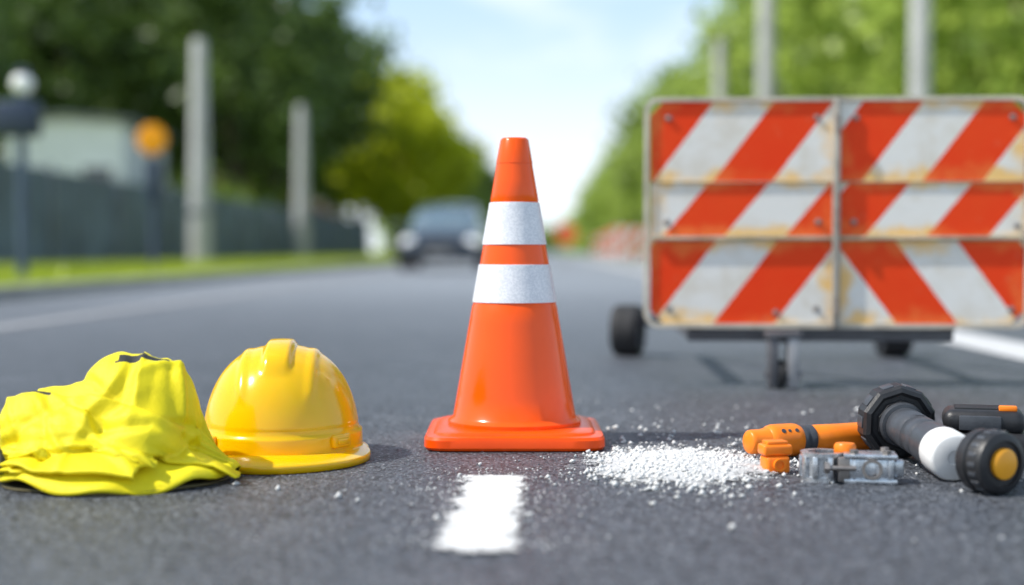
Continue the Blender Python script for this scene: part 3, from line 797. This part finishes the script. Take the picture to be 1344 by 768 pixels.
for t,r in ((.048,.0034),(.058,.0024),(.070,.0030)):
    p=q*t+Vector((0,0,.0238))+nd*.0231
    B().lathe([(0,0),(r,0),(r,.0008),(0,.001)],20,Matrix.Translation(p)@nd.to_track_quat('Z','Y').to_matrix().to_4x4()).obj('button',DGR,e)
e=thing('hose_fitting',(.327,2.055,0),'small orange plastic fitting lying on asphalt','fitting',rot=(0,0,R(12)))
h=Matrix.Rotation(R(90),4,'Y')
b=B().box((.044,.030,.016),(.0,.0,.0345),bev=.004,seg=3).box((.032,.024,.006),(0,0,.0445),bev=.002); b.obj('clip',TOR,e)
B().box((.036,.032,.026),(0,0,.0132),bev=.005,seg=3).obj('nut',TOR,e)
B().lathe([(0,0),(.009,0),(.009,.006),(.006,.006),(.006,.003),(0,.003)],20,Matrix.Translation((0,-.0155,.014))@Matrix.Rotation(R(90),4,'X')).obj('spigot',TOR,e)
e=thing('pipe_clamp',(.42,1.985,0),'grey metal pipe clamp with orange cap on asphalt','clamp',rot=(0,0,R(-8)))
def ring_arc(ri,ro,h0,h1,a0,a1,n=24):
    rg=[]
    for i in range(n+1):
        a=R(a0+(a1-a0)*i/n); c,s=math.cos(a),math.sin(a)
        rg.append([(ri*c,ri*s,h0),(ro*c,ro*s,h0),(ro*c,ro*s,h1),(ri*c,ri*s,h1)])
    return rg
tm=Matrix.Translation((-.038,.006,.0))
b=B().loft(ring_arc(.020,.0265,.004,.036,40,330),mx=tm)
b.loft(ring_arc(.0195,.0300,.0,.006,30,340),mx=tm).loft(ring_arc(.0195,.0300,.034,.040,30,340),mx=tm)
for a in (95,135,180,215,250,290):
    c,s=math.cos(R(a)),math.sin(R(a)); 
    b2=B().box((.008,.007,.030),bev=.0015); b.add(b2.v,b2.f,0,True,tm@Matrix.Translation((c*.028,s*.028,.020))@Matrix.Rotation(R(a+90),4,'Z'))
b.obj('band',MET,e)
b=B().box((.064,.040,.030),(.026,-.004,.020),bev=.003).box((.072,.048,.007),(.026,-.004,.0035),bev=.0015).box((.072,.048,.006),(.026,-.004,.038),bev=.0015)
for x in (.004,.020,.036,.052): b.box((.005,.006,.026),(x,-.026,.021),bev=.001)
b.box((.014,.020,.024),(.065,-.004,.020),bev=.003)
b.obj('coupling',MET,e)
for x,y in ((.004,-.018),(.048,-.018),(.048,.012)):
    B().lathe([(0,0),(.0065,0),(.0065,.005),(.003,.006),(0,.006)],6,Matrix.Translation((x,y,.041)),smooth=False).obj('bolt',STL,e)
B().lathe([(.010,0),(.014,0),(.014,.004),(.010,.004)],24,Matrix.Translation((.028,-.027,.021))@Matrix.Rotation(R(90),4,'X'),closed=True).obj('port',STL,e)
b=B().box((.016,.014,.034),(-.010,-.020,.019),bev=.002)
b.lathe([(0,-.022),(.0035,-.022),(.0035,.018),(0,.018)],12,Matrix.Translation((-.012,-.030,.022))@h)
b.lathe([(0,0),(.008,0),(.008,.007),(0,.007)],6,Matrix.Translation((-.036,-.030,.022))@h,smooth=False); b.obj('clamp_screw',STL,e)
B().lathe([(0,.036),(.014,.036),(.0155,.038),(.0155,.047),(.013,.051),(0,.052)],24,Matrix.Translation((-.006,.014,0))).obj('cap',TOR,e)
e=thing('work_lamp',(.55,2.1,0),'black octagonal work lamp with grey barrel and white end','work lamp')
mx,L=along((-.012,.140,.0585),(.012,-.125,.034))
oc=lambda r:r/math.cos(math.pi/10)
B().lathe([(0,-.012),(.040,-.012),(oc(.048),-.006),(oc(.054),.002),(oc(.056),.008),(oc(.056),.036),(oc(.053),.042),(oc(.047),.045),(.044,.041),(.038,.041),(.036,.046),(0,.046)],10,mx,smooth=False).obj('lamp_head',BLK,e)
b=B()
for k in range(10):
    bb=B().box((.004,.018,.024),bev=.0015); b.add(bb.v,bb.f,0,True,mx@Matrix.Rotation(2*math.pi*k/10,4,'Z')@Matrix.Translation((.0560,0,.022)))
b.lathe([(.022,.0455),(.034,.0455),(.035,.050),(.033,.056),(.024,.058)],32,mx)
b.obj('head_ribs',DGR,e)
pr=[(.024,.056),(.0290,.062),(.0300,.075),(.0300,.118),(.0285,.120),(.0285,.123),(.0300,.125),(.0305,.160),(.0290,.162),(.0290,.166),(.0310,.168),(.0318,.180),(.0320,.216)]
B().lathe(pr,48,mx).obj('barrel',DGR,e)
B().box((.012,.05,.004),(.0,.035,.0735),bev=.0015,rot=Matrix.Rotation(R(-5),3,'X')).obj('switch',BLK,e)
B().lathe([(.028,.215),(.0330,.217),(.0342,.221),(.0342,L-.006),(.032,L-.002),(.029,L),(.010,L),(.009,L-.002),(0,L-.002)],48,mx).obj('end_cap',WPL,e)
e=thing('drill_body',(.588,1.885,0),'black round power tool with orange end disc on asphalt','power tool')
mx,L=along((-.016,.028,.0420),(.010,-.022,.0420))
B().lathe([(0,0),(.030,0),(.039,.003),(.0420,.008),(.0420,.020),(.0395,.022),(.0395,.025),(.0420,.027),(.0420,.042),(.040,.048),(.034,.0515),(.030,.0520),(.029,.049),(.0215,.049)],56,mx).obj('housing',BLK,e)
b=B()
for k in range(20):
    a=2*math.pi*k/20; bb=B().box((.0025,.006,.013),bev=.0008); b.add(bb.v,bb.f,0,True,mx@Matrix.Rotation(a,4,'Z')@Matrix.Translation((.0420,0,.035)))
b.obj('grip_ribs',DGR,e)
B().lathe([(.0205,.048),(.0205,.0535),(.018,.0555),(0,.056)],40,mx).obj('end_disc',M('amber_disc',(1.0,.42,.02),.4,var=.06,dirt=.1),e)
mx2,L2=along((-.006,.030,.045),(.040,.130,.040))
B().lathe([(0,0),(.034,0),(.034,.05),(.031,.055),(.031,.085),(.028,.09),(0,.09)],32,mx2).obj('handle',DGR,e)
e=thing('battery_pack',(.662,2.165,0),'black battery pack with orange button on asphalt','battery pack',rot=(0,0,R(-14)))
b=B().box((.135,.100,.050),(0,0,.025),bev=.012,seg=4).box((.118,.084,.036),(-.004,0,.0650),bev=.015,seg=4)
for k in range(5): b.box((.08,.005,.004),(-.006,-.022+k*.011,.0835),bev=.001)
b.obj('casing',BLK,e)
B().box((.139,.07,.008),(0,0,.024),bev=.002).obj('side_rail',DGR,e)
B().box((.06,.006,.022),(-.01,-.0425,.064),bev=.002).obj('front_plate',DGR,e)
B().box((.026,.016,.008),(.030,-.024,.0855),bev=.002).obj('button',TOR,e)
B().box((.03,.004,.016),(-.01,-.0515,.030),bev=.001).obj('latch',DGR,e)

# ------------------------------------------------------------ grit and powder
def grains(name,X,Y,Sz,Z,mat):
    n=len(X); base=np.array([[1,0,0],[-1,0,0],[0,1,0],[0,-1,0],[0,0,1],[0,0,-1]],float)
    fc=[(0,2,4),(2,1,4),(1,3,4),(3,0,4),(2,0,5),(1,2,5),(3,1,5),(0,3,5)]
    J=base[None]*(1+rng.uniform(-.35,.35,(n,6,1)))+rng.uniform(-.3,.3,(n,6,3))
    a=rng.uniform(0,6.28,n); c,s=np.cos(a),np.sin(a)
    x=J[...,0]*c[:,None]-J[...,1]*s[:,None]; y=J[...,0]*s[:,None]+J[...,1]*c[:,None]
    V=np.stack([x,y,J[...,2]*.75],-1)*Sz[:,None,None]+np.stack([X,Y,Z+Sz*.5],-1)[:,None,:]
    F=(np.array(fc)[None]+np.arange(n)[:,None,None]*6).reshape(-1,3)
    me=bpy.data.meshes.new(name); me.from_pydata(V.reshape(-1,3).tolist(),[],F.tolist()); me.materials.append(mat)
    me.polygons.foreach_set('use_smooth',[True]*len(me.polygons)); me.update()
    return mk(name,me,kind='stuff')
WP=M('white_chalk',(.66,.66,.65),1.0,var=.12,ns=110,bs=400,bd=.001,spec=.0)
GRV=M('grey_grit',(.16,.17,.19),.85,var=.5,ns=60)
def hgt(x,y):
    return .015*np.exp(-(((x-.190)/.09)**2+((y-2.13)/.10)**2)*1.2)+.008*np.exp(-(((x-.28)/.05)**2+((y-2.06)/.05)**2))
def blob(n,spread):
    r_=np.abs(rng.normal(0,1,n))*spread; t_=rng.uniform(0,6.28,n)
    k=1+.22*np.sin(3*t_+.7)+.16*np.sin(5*t_+2)+.1*np.sin(9*t_)
    return .195+.150*r_*np.cos(t_)*k,2.125+.185*r_*np.sin(t_)*k
X1,Y1=blob(7000,.55); X2,Y2=blob(1500,.85)
X=np.concatenate([X1,X2]); Y=np.concatenate([Y1,Y2])
keep=(X>.055)|(rng.random(len(X))<.12); keep&=~((X<.10)&(Y>2.25)); X=X[keep];Y=Y[keep]; n=len(X); Sz=.0009+.0046*rng.random(n)**3.4
grains('chalk_rubble',X,Y,Sz,hgt(X,Y)*.75,WP)
n=500
X=np.concatenate([rng.uniform(-.75,.95,n//3),.25+rng.normal(0,.18,n-n//3)]); Y=np.concatenate([1.5+rng.random(n//3)**1.3*2.2,2.45+rng.normal(0,.32,n-n//3)])
Sz=.0006+.0028*rng.random(n)**4
grains('white_crumbs',X,Y,Sz,np.zeros(n),WP)
n=80
X=np.concatenate([.26+rng.normal(0,.18,64),rng.uniform(-.7,.7,16)]); Y=np.concatenate([2.35+rng.normal(0,.28,64),rng.uniform(1.5,2.9,16)])
grains('chalk_lumps',X,Y,rng.uniform(.003,.0068,n),np.zeros(n),WP)
n=900
X=-.077+rng.normal(0,.062,n); Y=rng.uniform(1.5,2.08,n)
grains('paint_crumbs',X,Y,.0007+.0018*rng.random(n)**3,np.full(n,.002),WP)
n=9000
X=rng.uniform(-.95,1.1,n); Y=1.4+rng.random(n)**1.2*1.9
grains('grit',X,Y,.0006+.0014*rng.random(n)**2,np.full(n,-.0003),GRV)
G=120; vs=[];fs=[]
for i in range(G+1):
    for j in range(G+1):
        x=-.04+.50*i/G; y=1.86+.54*j/G
        vs.append((x,y,.0015+float(hgt(x,y))*(.55+.6*random.random())))
for i in range(G):
    for j in range(G): fs.append([i*(G+1)+j,(i+1)*(G+1)+j,(i+1)*(G+1)+j+1,i*(G+1)+j+1])
m,nt,b=nt_new('chalk_powder')
co_=N(nt,'ShaderNodeTexCoord').outputs['Object']
s=nt.nodes.new('ShaderNodeSeparateXYZ'); nt.links.new(co_,s.inputs[0])
dx=ma(nt,'DIVIDE',ma(nt,'SUBTRACT',s.outputs[0],.200),.165); dy=ma(nt,'DIVIDE',ma(nt,'SUBTRACT',s.outputs[1],2.12),.20)
rr=ma(nt,'SQRT',ma(nt,'ADD',ma(nt,'MULTIPLY',dx,dx),ma(nt,'MULTIPLY',dy,dy)))
q=ma(nt,'ADD',ma(nt,'ADD',ma(nt,'MULTIPLY',noise(nt,co_,300,4,.8),1.0),ma(nt,'MULTIPLY',noise(nt,co_,22,6,.75),1.2)),ma(nt,'MULTIPLY',rr,-.80))
nt.links.new(ramp(nt,q,.36,.56),b.inputs['Alpha'])
c=mixc(nt,ramp(nt,noise(nt,co_,260,5,.8),.35,.7),(.50,.505,.51),(.72,.72,.72)); nt.links.new(c,b.inputs['Base Color']); b.inputs['Roughness'].default_value=1; b.inputs['Specular IOR Level'].default_value=0
bump(nt,b,noise(nt,co_,380,4,.8),.8,.0025)
bb=B().add(vs,fs,0,True); bb.obj('chalk_powder',m,recalc=False,kind='stuff')
